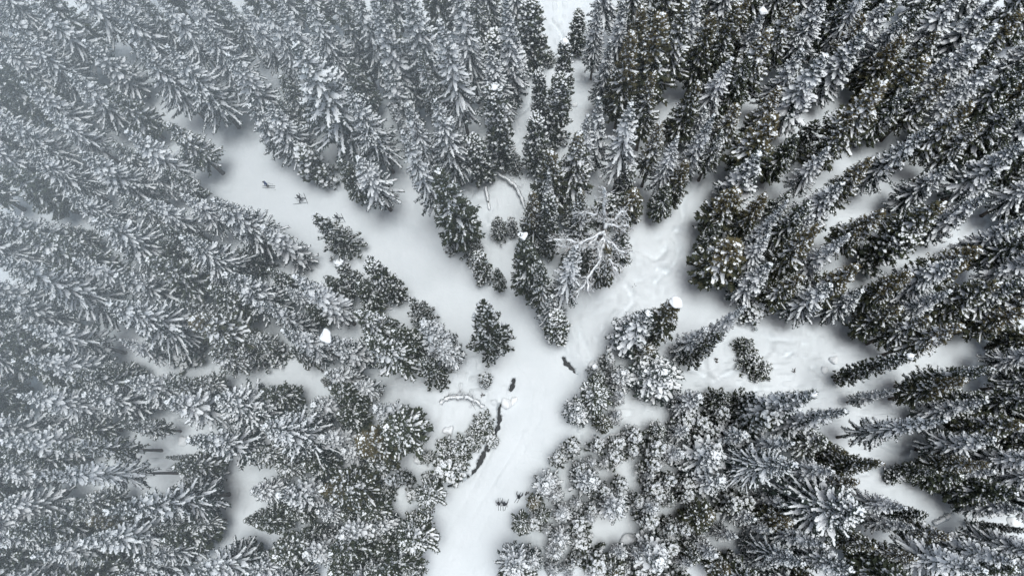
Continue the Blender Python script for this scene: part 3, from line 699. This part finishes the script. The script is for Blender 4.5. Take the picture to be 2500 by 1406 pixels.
LOOK2 = {'S': 'spruce', 's': 'spruce', 'P': 'dark pine', 'O': 'olive pine', 'M': 'flocked fir', 'p': 'young pine', 'N': 'narrow fir', 'D': 'sapling'}
GROUP = {'S': 'tall white-boughed spruces', 's': 'smaller white-boughed spruces', 'P': 'dark snow-dusted pines', 'O': 'olive-topped pines', 'M': 'thickly flocked firs',
         'p': 'bushy young pines', 'N': 'narrow firs', 'D': 'snow-clotted saplings'}
for t in TREES:
    m = project((t['x'], t['y'], t['h'] * 0.6)); t['mx'], t['my'] = np.clip(m[0], 0, 2500), np.clip(m[1], 0, 1406)
    big = t['h'] > 18 if t['k'] in 'SPOM' else t['R'] > {'s': 1.7, 'p': 1.3, 'N': 1.2, 'D': 1.0}[t['k']]
    t['look'] = ('tall ' if t['k'] in 'SPOM' and big else 'large ' if big else 'small ' if t['k'] in 'spND' else 'middling ') + LOOK[t['k']]
    if t['cap']: t['look'] = LOOK2[t['k']] + ' with snow cap'
for t in TREES:
    same = [u for u in TREES if u['look'] == t['look']]
    best = None
    for nm, (lx, ly) in LANDMARKS.items():
        dme = math.hypot(t['mx'] - lx, t['my'] - ly)
        rank = sum(1 for u in same if math.hypot(u['mx'] - lx, u['my'] - ly) < dme)
        sc = (rank + dme / 400.0, rank, nm)
        if best is None or sc < best: best = sc
    _, rank, nm = best
    t['label'] = f"{t['look']}, {ORD[rank] if rank < len(ORD) else str(rank + 1) + 'th '}closest to {nm}" if len(same) > 1 else f"{t['look']} near {nm}"

def plant(t, i):
    pk = 'L' if t['k'] == 'S' and t['R'] > 3.1 else t['k']
    h0, R0, (tm, cm, sm) = PROTO[pk][i % len(PROTO[pk])]
    root = link(KIND_NAME[t['k']], None)
    z = float(ground_z(t['x'], t['y']))
    root.location = (t['x'], t['y'], z - 0.05)
    root.empty_display_size = 0.5
    root.rotation_euler = (random.gauss(0, .018), random.gauss(0, .018), random.uniform(0, 6.283))
    sxy, sz = t['R'] / R0, t['h'] / h0
    root.scale = (sxy, sxy, sz)
    link('trunk', tm, root)
    c = tag(link('crown', cm, root), kind='stuff')
    tag(link('snow_load', sm, c), kind='stuff')
    if t['cap']:
        o = link('snow_cap', CAPS[i % 5], root, (0, 0, h0 * 0.985)); o.rotation_euler[2] = random.uniform(0, 6.28)
        g = random.uniform(.36, .56)
        o.scale = (g * random.uniform(.8, 1.3) / sxy, g * random.uniform(.8, 1.2) / sxy, g * random.uniform(.7, 1.1) / sz)
    tag(root, t['label'], 'tree', GROUP[t['k']])
_cnt = {}
for t in TREES:
    i = _cnt.get(t['k'], 0); _cnt[t['k']] = i + 1
    plant(t, i)
print('trees', len(TREES), _cnt)

# ------------------------------------------------------------------ the bare dead tree
def px3(x, y, z, win=(1240, 460)): return at(win[0] + x * CROP, win[1] + y * CROP, z)

def limb(parent, pts, r0, r1, snow=0.10, r=rng, name='branch', mat=None, twigs=0):
    """one limb of bare wood with the snow lying along its upper side as a sub-part"""
    P = np.asarray(pts, float)
    u = np.linspace(0, 1, len(P)); uu = np.linspace(0, 1, 3 * len(P))
    Q = np.stack([np.interp(uu, u, P[:, i]) for i in range(3)], -1)
    Q[1:-1] += r.normal(0, 0.05, (len(Q) - 2, 3))
    Q = Q - np.array(parent.location)
    w, sn = Soup(), Soup()
    rad = np.linspace(r0, r1, len(Q))
    w.tube(Q, rad, 6)
    g = rad * 0.9 + snow * r.uniform(0.6, 1.3, len(Q))
    e = (Q[1:] - Q[:-1]) * 0.3
    m = r.random(len(Q) - 1) < 0.92
    sn.spindles((Q[:-1] - e + [0, 0, 1] * (rad[:-1, None] + .02))[m], (Q[1:] + e + [0, 0, 1] * (rad[1:, None] + .02))[m], g[:-1][m], g[:-1][m] * .8, r, u0=.2, u1=.8, jit=.3)
    for k in range(twigs):
        i = r.integers(1, len(Q) - 1); t = unit(Q[i] - Q[i - 1])
        d = unit(t * 0.7 + r.normal(0, .6, 3) * [1, 1, .5]); L = r.uniform(.6, 1.7)
        mid = Q[i] + d * L * .5 + r.normal(0, .08, 3); end = Q[i] + d * L + r.normal(0, .15, 3)
        w.tube([Q[i], mid, end], [.035, .025, .012], 4)
        if r.random() < .8: sn.spindles([Q[i] + [0, 0, .04], mid + [0, 0, .04]], [mid + [0, 0, .04], end + [0, 0, .03]], .035, .03, r)
        for q in range(2):
            e2 = mid + unit(d + r.normal(0, .8, 3)) * L * .4
            w.tube([mid, e2], [.02, .008], 3)
            if r.random() < .7: sn.spindles([mid + [0, 0, .03]], [e2 + [0, 0, .03]], .028, .025, r)
    o = link(name, w.mesh(name, [mat or M_DEADWOOD]), parent)
    tag(link('snow_load', sn.mesh('snow_load', [M_SNOW], True), o), kind='stuff')
    return o

_gx, _gy, _h = place_tip(1240 + 690 * CROP, 460 + 5 * CROP, 620)
dead = link('dead_tree', None, None, (_gx, _gy, float(ground_z(_gx, _gy)) - .1))
tag(dead, 'bare dead tree with twisting snow-covered limbs at the centre of the forest', 'tree')
_fz = _h * 0.66
_fork = px3(700, 240, _fz)
_sd = Soup(); _sd.tube([[0, 0, -.5], [(_fork[0] - _gx) * .4, (_fork[1] - _gy) * .4, _fz * .4], [_fork[0] - _gx, _fork[1] - _gy, _fz + .1]], [.34, .28, .2], 8)
link('trunk', _sd.mesh('trunk', [M_DEADWOOD]), dead)
for pts, r0, tw in [([(700,240,0),(684,130,4),(690,60,6.5),(690,0,8.5)], .16, 9), ([(700,240,0),(690,320,-.6),(705,375,-1),(760,400,-1.2),(790,440,-1.4),(850,460,-1.5)], .15, 12),
                    ([(690,310,-.6),(610,350,-.6),(520,390,-.4),(440,370,0),(330,365,.3)], .11, 16), ([(690,370,-1),(660,505,-2),(600,600,-2.4),(540,700,-2.6),(490,740,-2.8)], .12, 16),
                    ([(700,240,0),(760,220,.6),(800,170,1.2),(845,165,1.6)], .09, 10), ([(690,240,0),(640,190,1),(560,170,1.5),(515,180,1.6)], .10, 12),
                    ([(710,255,0),(790,275,.2),(860,265,.5)], .09, 8), ([(640,345,-.6),(560,420,-1),(460,430,-1),(350,400,-.8)], .08, 12),
                    ([(690,380,-1),(720,500,-1.8),(780,590,-2)], .07, 9), ([(690,330,-.7),(640,420,-1.5),(655,520,-2)], .07, 8), ([(600,600,-2.4),(570,650,-2.3),(572,740,-2.4)], .06, 4)]:
    limb(dead, [px3(a, b, _fz + c) for a, b, c in pts], r0 * .9, .03, .10, rng, twigs=int(tw * 3.6))

# ------------------------------------------------------------------ bent saplings and fallen logs under snow
def bent(name, label, cat, pts, r0, r1, snow, win=(0, 0), sc=1.0, mat=None, twigs=0, group=None):
    P = [at(win[0] + a * sc, win[1] + b * sc, z + float(ground_z(*at(win[0] + a * sc, win[1] + b * sc, z)[:2]))) for a, b, z in pts]
    root = link(name, None, None, tuple(P[0]))
    limb(root, P, r0, r1, snow, name='stem' if name == 'bent_sapling' else 'log', mat=mat or M_BARK, twigs=twigs)
    return tag(root, label, cat, group)
bent('bent_sapling', 'bent sapling arched under a roll of snow beside the brook', 'sapling', [(1075, 985, .1), (1094, 970, .9), (1120, 968, 1.5), (1145, 970, 1.6), (1165, 980, 1.1), (1180, 994, .3)], .07, .05, .24, twigs=22)
bent('bent_sapling', 'snow-loaded sapling arching over at the upper right of centre', 'sapling', [(1562, 300, 5.0), (1583, 305, 6.0), (1603, 318, 5.6), (1618, 340, 4.0), (1622, 370, .2)], .06, .05, .22, twigs=4)
bent('fallen_log', 'leaning log under snow below the narrow capped fir', 'log', [(1196, 412, 1.2), (1228, 432, 1.2), (1256, 450, 1.0), (1272, 480, .8), (1284, 512, .3)], .12, .08, .16, twigs=6)
bent('fallen_log', 'snow-covered log end beside the upper gap', 'log', [(1186, 458, 1.2), (1190, 480, .8), (1196, 512, .1)], .12, .1, .15)
bent('fallen_log', 'long snow-covered log leaning at the lower right of the forest', 'log', [(1788, 1222, 2.0), (1778, 1240, 1.6), (1768, 1262, .8), (1760, 1275, .2)], .14, .1, .16)
bent('fallen_log', 'thin log lying across the snow at the left', 'log', [(408, 1145, .5), (425, 1148, .4), (443, 1152, .2)], .15, .15, .02)
bent('fallen_log', 'snow-rolled log below the right clearing', 'log', [(2280, 1278, .2), (2300, 1268, .3), (2318, 1256, .3)], .2, .15, .2)
bent('fallen_log', 'thin dead log among the saplings of the lower right', 'log', [(1558, 1130, .3), (1562, 1165, .3), (1568, 1195, .3)], .1, .07, .09)

# ------------------------------------------------------------------ rounded snow mounds on stumps and boulders
MOUNDS = [(1236, 985, 26), (1254, 977, 17), (852, 1131, 27), (961, 1134, 19), (1026, 1120, 22), (855, 1021, 15), (1098, 1052, 22), (1043, 1257, 18), (2382, 811, 38), (1407, 1313, 16), (1533, 1318, 32),
          (1545, 1330, 22), (1632, 1312, 26), (1672, 1390, 16), (218, 682, 16), (68, 637, 28), (116, 672, 20), (423, 562, 16), (2454, 1325, 30), (457, 1076, 20), (524, 940, 18), (948, 752, 18), (1404, 259, 14),
          (2229, 1110, 20), (1094, 605, 26), (1448, 895, 24), (450, 870, 34), (470, 878, 28), (436, 878, 24), (1690, 985, 18), (1500, 1070, 26), (1478, 1078, 22), (1740, 985, 16), (2036, 880, 18), (2470, 1275, 20), (2010, 905, 16)]
ML = []
for a, b, w in MOUNDS:
    R = 0.5 * w / 18.0; g = at(a, b, 0.5)
    ML.append((a, b, R, g, 'large' if w > 25 else 'small' if w < 19 else 'middling'))
for i, (a, b, R, g, sz) in enumerate(ML):
    o = link('snow_mound', CAPS[i % 5], None, (g[0], g[1], float(ground_z(g[0], g[1])) + R * 0.42))
    o.scale = (R * random.uniform(.9, 1.25), R * random.uniform(.85, 1.1), R * random.uniform(.9, 1.2)); o.rotation_euler[2] = random.uniform(0, 6.28)
    best = min(((sum(1 for q in ML if q[4] == sz and math.hypot(q[0] - lx, q[1] - ly) < math.hypot(a - lx, b - ly)) + math.hypot(a - lx, b - ly) / 400, nm) for nm, (lx, ly) in LANDMARKS.items()))
    rk = int(sum(1 for q in ML if q[4] == sz and math.hypot(q[0] - LANDMARKS[best[1]][0], q[1] - LANDMARKS[best[1]][1]) < math.hypot(a - LANDMARKS[best[1]][0], b - LANDMARKS[best[1]][1])))
    tag(o, f"{sz} rounded mound of snow, {ORD[rk]}closest to {best[1]}", 'snow mound', 'rounded snow mounds')

# ------------------------------------------------------------------ bare shrubs poking out of the snow
SHRUBS = [(1055, 1245, 'beside the lower trail'), (1548, 698, 'in the snow below the bare dead tree'), (1888, 762, 'at the top of the right clearing'), (2018, 755, 'at the upper right of the right clearing'),
          (1287, 1205, 'right of the lower right skier'), (762, 1292, 'in the lower left forest gap'), (1745, 880, 'in the right clearing, left side'), (1936, 905, 'at the bottom of the right clearing'),
          (1180, 965, 'above the brook'), (790, 905, 'under the pines left of the trail'), (1268, 255, 'in the snow gap at the top'), (2075, 1080, 'in the gap at the lower right'), (1765, 1160, 'among the lower right spruces')]
for i, (a, b, where) in enumerate(SHRUBS):
    g = at(a, b, .3); gz = float(ground_z(g[0], g[1]))
    r = np.random.default_rng(900 + i); w = Soup()
    for k in range(14):
        d = unit(r.normal(0, .6, 3) * [1, 1, .3] + [0, 0, .6]); L = r.uniform(.15, .55)
        w.tube([[0, 0, -.2], d * L * .55, d * L + r.normal(0, .08, 3)], [.03, .02, .01], 4)
        w.spindles([d * L * .5], [d * L * 1.05], .05, .04, r)
    tag(link('bare_shrub', w.mesh('bare_shrub', [M_BARK]), None, (g[0], g[1], gz)), f'tiny dark bare shrub {where}', 'shrub', 'bare shrubs in the snow')

# ------------------------------------------------------------------ the skiers
M_SUIT = mat_plain('dark_ski_suit', (0.012, 0.014, 0.020), .8)
M_BLUE = mat_plain('blue_jacket', (0.018, 0.045, 0.16), .8)
M_GREY = mat_plain('charcoal_jacket', (0.03, 0.032, 0.038), .8)
M_SKIN = mat_plain('skin', (0.36, 0.24, 0.18), .6)
M_HAT = mat_plain('dark_hat', (0.015, 0.015, 0.018), .9)
M_HATG = mat_plain('grey_hat', (0.10, 0.11, 0.12), .9)
M_BOOT = mat_plain('ski_boot', (0.02, 0.02, 0.02), .5)
M_SKI = mat_plain('ski_top', (0.05, 0.06, 0.07), .4)
M_POLE = mat_plain('pole_shaft', (0.06, 0.06, 0.065), .4)

def ski_object(p_tip, p_tail, label, lift=0.0):
    t = p_tip - p_tail; L = np.linalg.norm(t); t /= L; s = np.array([-t[1], t[0], 0])
    gz = float(ground_z(*((p_tip + p_tail) / 2)[:2])) + .03 + lift
    c = np.array([(p_tip[0] + p_tail[0]) / 2, (p_tip[1] + p_tail[1]) / 2, gz])
    vs, fs = [], []
    us = [0, .05, .3, .5, .7, .9, .96, 1.0]; zs = [0.01, 0, 0, .015, 0, .01, .05, .12]; ws = [.03, .036, .036, .038, .036, .034, .028, .012]
    for u, zz, w in zip(us, zs, ws):
        for sg in (-1, 1):
            for th in (0, .018): vs.append(t * (u - .5) * L + s * sg * w + np.array([0, 0, zz + th]))
    n = len(us)
    for k in range(n - 1):
        a, b = 4 * k, 4 * k + 4
        fs += [[a, b, b + 2, a + 2], [a + 1, a + 3, b + 3, b + 1], [a, a + 1, b + 1, b], [a + 2, b + 2, b + 3, a + 3]]
    fs += [[0, 2, 3, 1], [4 * n - 4, 4 * n - 3, 4 * n - 1, 4 * n - 2]]
    o = link('ski', mesh_from('ski', np.array(vs), np.array(fs), [M_SKI]), None, tuple(c))
    tag(o, label, 'ski', 'cross-country skis')
    bo = np.array([[-.04, -.02, .02], [.04, -.02, .02], [.04, .02, .02], [-.04, .02, .02], [-.04, -.02, .045], [.04, -.02, .045], [.04, .02, .045], [-.04, .02, .045]])
    rot = np.stack([t, s, [0, 0, 1]])
    bf = np.array([[0, 3, 2, 1], [4, 5, 6, 7], [0, 1, 5, 4], [1, 2, 6, 5], [2, 3, 7, 6], [3, 0, 4, 7]])
    link('binding', mesh_from('binding', bo @ rot, bf, [M_BOOT]), o)
    return c + np.array([0, 0, .05]), t

def pole_object(hand, foot, label):
    w = Soup(); h = np.array(hand); f = np.array(foot); d = unit(f - h)
    w.tube([[0, 0, 0], f - h], [.012, .009], 6)
    o = link('ski_pole', w.mesh('ski_pole', [M_POLE]), None, tuple(h)); tag(o, label, 'ski pole', 'ski poles')
    g = Soup(); g.tube([-d * .04, d * .12], [.02, .017], 6); link('grip', g.mesh('grip', [M_BOOT]), o)
    g = Soup(); c = f - h - d * .08; g.tube([c - d * .012, c + d * .012], [.045, .03], 8); link('basket', g.mesh('basket', [M_BOOT]), o)

def skier(label, skis, face, jacket, hat, lean, hands, who, lift=(0, 0)):
    """a cross-country skier standing on two skis; skis as pixel pairs (tip, tail), face as a world direction"""
    an = []
    for k, (tp, tl) in enumerate(skis):
        c, t = ski_object(at(*tp), at(*tl), f"{['left', 'right'][k]} ski of {who}", lift[k]); an.append((c, t))
    d = unit(np.array([face[0], face[1], 0.0])); s = np.array([d[1], -d[0], 0])         # s: the skier's right hand side
    A = [c for c, t in an]
    base = (A[0] + A[1]) / 2; spread = np.linalg.norm((A[0] - A[1])[:2])
    hz = .95 - .12 * min(spread, 1.2)
    pel = base + np.array([0, 0, hz]) - d * .05
    ch = pel + d * .5 * math.sin(lean) + np.array([0, 0, .5 * math.cos(lean)])
    nk = ch + d * .12 * math.sin(lean) + np.array([0, 0, .13 * math.cos(lean) + .02])
    hd = nk + d * .08 + np.array([0, 0, .13]); tp = hd + np.array([0, 0, .12]) + d * .02
    V, E, Rr = [], [], []
    def v(p, r, par=None):
        V.append(np.array(p)); Rr.append(r)
        if par is not None: E.append((par, len(V) - 1))
        return len(V) - 1
    ip = v(pel, .15); iw = v((pel * .55 + ch * .45), .145, ip); ic = v(ch, .17, iw); inn = v(nk, .062, ic); ih = v(hd, .10, inn); v(tp, .085, ih)
    HP = []
    for k, sg in ((0, -1), (1, 1)):
        sh = ch + s * sg * .20 + np.array([0, 0, .03]); hx, hy, hzz = hands[k]
        hp = ch + s * sg * hx + d * hy + np.array([0, 0, hzz])
        el = (sh + hp) / 2 + np.array([0, 0, -.10]) + s * sg * .08
        i1 = v(sh, .072, ic); i2 = v(el, .052, i1); i3 = v(hp - unit(hp - el) * .06, .04, i2); i4 = v(hp + unit(hp - el) * .04, .045, i3)
        v(hp + unit(d * .6 - s * sg * .8) * .06, .018, i4)          # thumb round the grip
        for q in range(4): v(hp + unit(hp - el) * (.09 + .01 * (q in (1, 2))) + s * (q - 1.5) * .022 + np.array([0, 0, -.03]), .013, i4)
        HP.append(hp)
        hpj = pel + s * sg * .10 - np.array([0, 0, .05]); fo = A[k] + np.array([0, 0, .07])
        kn = (hpj + fo) / 2 + d * .14; t = an[k][1]
        j1 = v(hpj, .105, ip); j2 = v(kn, .068, j1); j3 = v(fo + (kn - fo) * .25, .05, j2); j4 = v(fo - np.array([0, 0, .02]) - t * .05, .048, j3); v(fo + t * .17 - np.array([0, 0, .04]), .035, j4)
    me = bpy.data.meshes.new('body_skeleton'); me.from_pydata([tuple(p - base) for p in V], E, [])
    o = bpy.data.objects.new('body_skeleton', me); C.objects.link(o)
    o.modifiers.new('skin', 'SKIN')
    for k, sv in enumerate(me.skin_vertices[0].data): sv.radius = (Rr[k], Rr[k]); sv.use_root = (k == 0)
    sb = o.modifiers.new('sub', 'SUBSURF'); sb.levels = sb.render_levels = 1
    dg = bpy.context.evaluated_depsgraph_get()
    body = bpy.data.meshes.new_from_object(o.evaluated_get(dg))
    bpy.data.objects.remove(o)
    body.name = 'person'
    for m in (jacket, M_SUIT, M_SKIN, M_BOOT): body.materials.append(m)
    J = np.array(V) - base
    for p in body.polygons:
        p.use_smooth = True
        c = np.array(p.center); k = int(np.argmin(np.sum((J - c) ** 2, 1))); zz = c[2]
        p.material_index = 2 if (k in (4, 5) and float(np.dot(c - (hd - base), d)) > .045) else 1 if k in (4, 5) else 3 if zz < .17 else 1 if zz < hz - .02 else 0
    person = link('person', body, None, tuple(base))
    tag(person, label, 'person', 'skiers on the trail')
    # the knitted hat, a cap over the upper skull
    hm = blob_mesh('hat', 5, lumps=.05, sub=2, flat=1.0, mats=[hat])
    ho = link('hat', hm, person, tuple(hd - base + np.array([0, 0, .06]) - d * .01)); ho.scale = (.115, .115, .115)
    return base, d, s, HP

def ang(dx, dy):
    """world direction of an image direction (x right, y down)"""
    return (dx, -dy)
b, d, s, H = skier('skier in a blue jacket and dark trousers gliding at the upper trail', [((641, 459), (672, 459)), ((642, 455), (673, 455))], ang(-1, 0), M_BLUE, M_HAT, .2, [(.55, -.25, .05), (.35, .25, -.2)], 'the blue-jacketed skier', (0, .03))
for k, n in ((0, 'left'), (1, 'right')): pole_object(H[k], [H[k][0] - d[0] * .9, H[k][1] - d[1] * .9, .15], f'{n} ski pole of the blue-jacketed skier')
b, d, s, H = skier('dark-suited skier skating with skis in a wide V on the upper trail', [((716.5, 499.6), (749, 495.5)), ((742, 472.5), (752, 498.5))], ang(-1, -.8), M_GREY, M_HAT, .75, [(.42, .30, -.05), (.42, .30, -.05)], 'the V-skating skier')
for k, n in ((0, 'left'), (1, 'right')): pole_object(H[k], [H[k][0] - d[0] * .7, H[k][1] - d[1] * .7, .12], f'{n} ski pole of the V-skating skier')
b, d, s, H = skier('dark-suited skier half hidden behind a lone pine on the upper trail', [((806, 547), (839, 543)), ((833, 522), (843, 544))], ang(-1, -.8), M_GREY, M_HAT, .7, [(.42, .30, .1), (.42, .30, .05)], 'the half-hidden skier')
for k, n in ((0, 'left'), (1, 'right')): pole_object(H[k], [H[k][0] - d[0] * .7, H[k][1] - d[1] * .7, .12], f'{n} ski pole of the half-hidden skier')
b, d, s, H = skier('leftmost of the three dark skiers on the lower trail', [((1216.2, 1214), (1217, 1246)), ((1221, 1214), (1222, 1246))], ang(.02, -1), M_GREY, M_HAT, .5, [(.36, .22, -.22), (.36, .22, -.22)], 'the leftmost lower skier')
for k, n in ((0, 'left'), (1, 'right')): pole_object(H[k], [H[k][0] - d[0] * .6, H[k][1] - d[1] * .6, .1], f'{n} ski pole of the leftmost lower skier')
b, d, s, H = skier('grey-hatted skier in the middle of the three on the lower trail', [((1226.8, 1215), (1228.8, 1247)), ((1242, 1217), (1232, 1246))], ang(.1, -1), M_GREY, M_HATG, .6, [(.40, .12, -.2), (.40, .12, -.2)], 'the middle lower skier')
for k, n in ((0, 'left'), (1, 'right')): pole_object(H[k], [H[k][0] - d[0] * .6, H[k][1] - d[1] * .6, .1], f'{n} ski pole of the middle lower skier')
b, d, s, H = skier('rightmost of the three lower skiers, both arms reaching forward', [((1272.5, 1200.5), (1256, 1226)), ((1277.7, 1201), (1262, 1227))], ang(.3, -1), M_SUIT, M_HAT, .55, [(.38, .42, .02), (.38, .42, .02)], 'the lower right skier')
for k, n in ((0, 'left'), (1, 'right')): pole_object(H[k], [H[k][0] - d[0] * .3, H[k][1] - d[1] * .3, .1], f'{n} ski pole of the lower right skier')

# ------------------------------------------------------------------ low cloud drifting over the left half of the forest
def build_fog():
    gx = np.linspace(-190, 90, 57); gy = np.linspace(-90, 170, 53)
    X, Y = np.meshgrid(gx, gy)
    edge = sstep(-190, -150, X) * sstep(170, 130, Y) * sstep(-90, -55, Y)
    T = sstep(20, -66, X - 0.2 * (Y - 25)) * 34 * (0.85 + 0.9 * (lattice_noise(X, Y, 24, 71) - .5)) * edge + 0.02
    top = np.stack([X, Y, 36 + T], -1).reshape(-1, 3); bot = np.stack([X, Y, 0 * X + 35.9], -1).reshape(-1, 3)
    ny, nx = X.shape; idx = np.arange(nx * ny).reshape(ny, nx); N = nx * ny
    f = np.stack([idx[:-1, :-1], idx[:-1, 1:], idx[1:, 1:], idx[1:, :-1]], -1).reshape(-1, 4)
    rim = np.concatenate([idx[0, :-1], idx[:-1, -1], idx[-1, :0:-1], idx[:0:-1, 0]])
    rim2 = np.roll(rim, -1)
    side = np.stack([rim + N, rim2 + N, rim2, rim], -1)
    m = bpy.data.materials.new('drifting_cloud'); m.use_nodes = True
    n, l = m.node_tree.nodes, m.node_tree.links
    n.remove(n['Principled BSDF'])
    v = n.new('ShaderNodeVolumePrincipled'); v.inputs['Color'].default_value = (0.88, 0.955, 1.0, 1); v.inputs['Density'].default_value = 0.0100; v.inputs['Anisotropy'].default_value = 0.0
    l.new(v.outputs[0], n['Material Output'].inputs['Volume'])
    o = link('haze', mesh_from('haze', np.concatenate([top, bot]), np.concatenate([f, f[:, ::-1] + N, side]), [m]))
    tag(o, kind='stuff')
build_fog()
print('triangles', sum(sum(len(p.vertices) - 2 for p in m.polygons) for m in bpy.data.meshes if len(m.polygons) < 400000) if False else sum(len(m.loops) - 2 * len(m.polygons) for m in bpy.data.meshes))
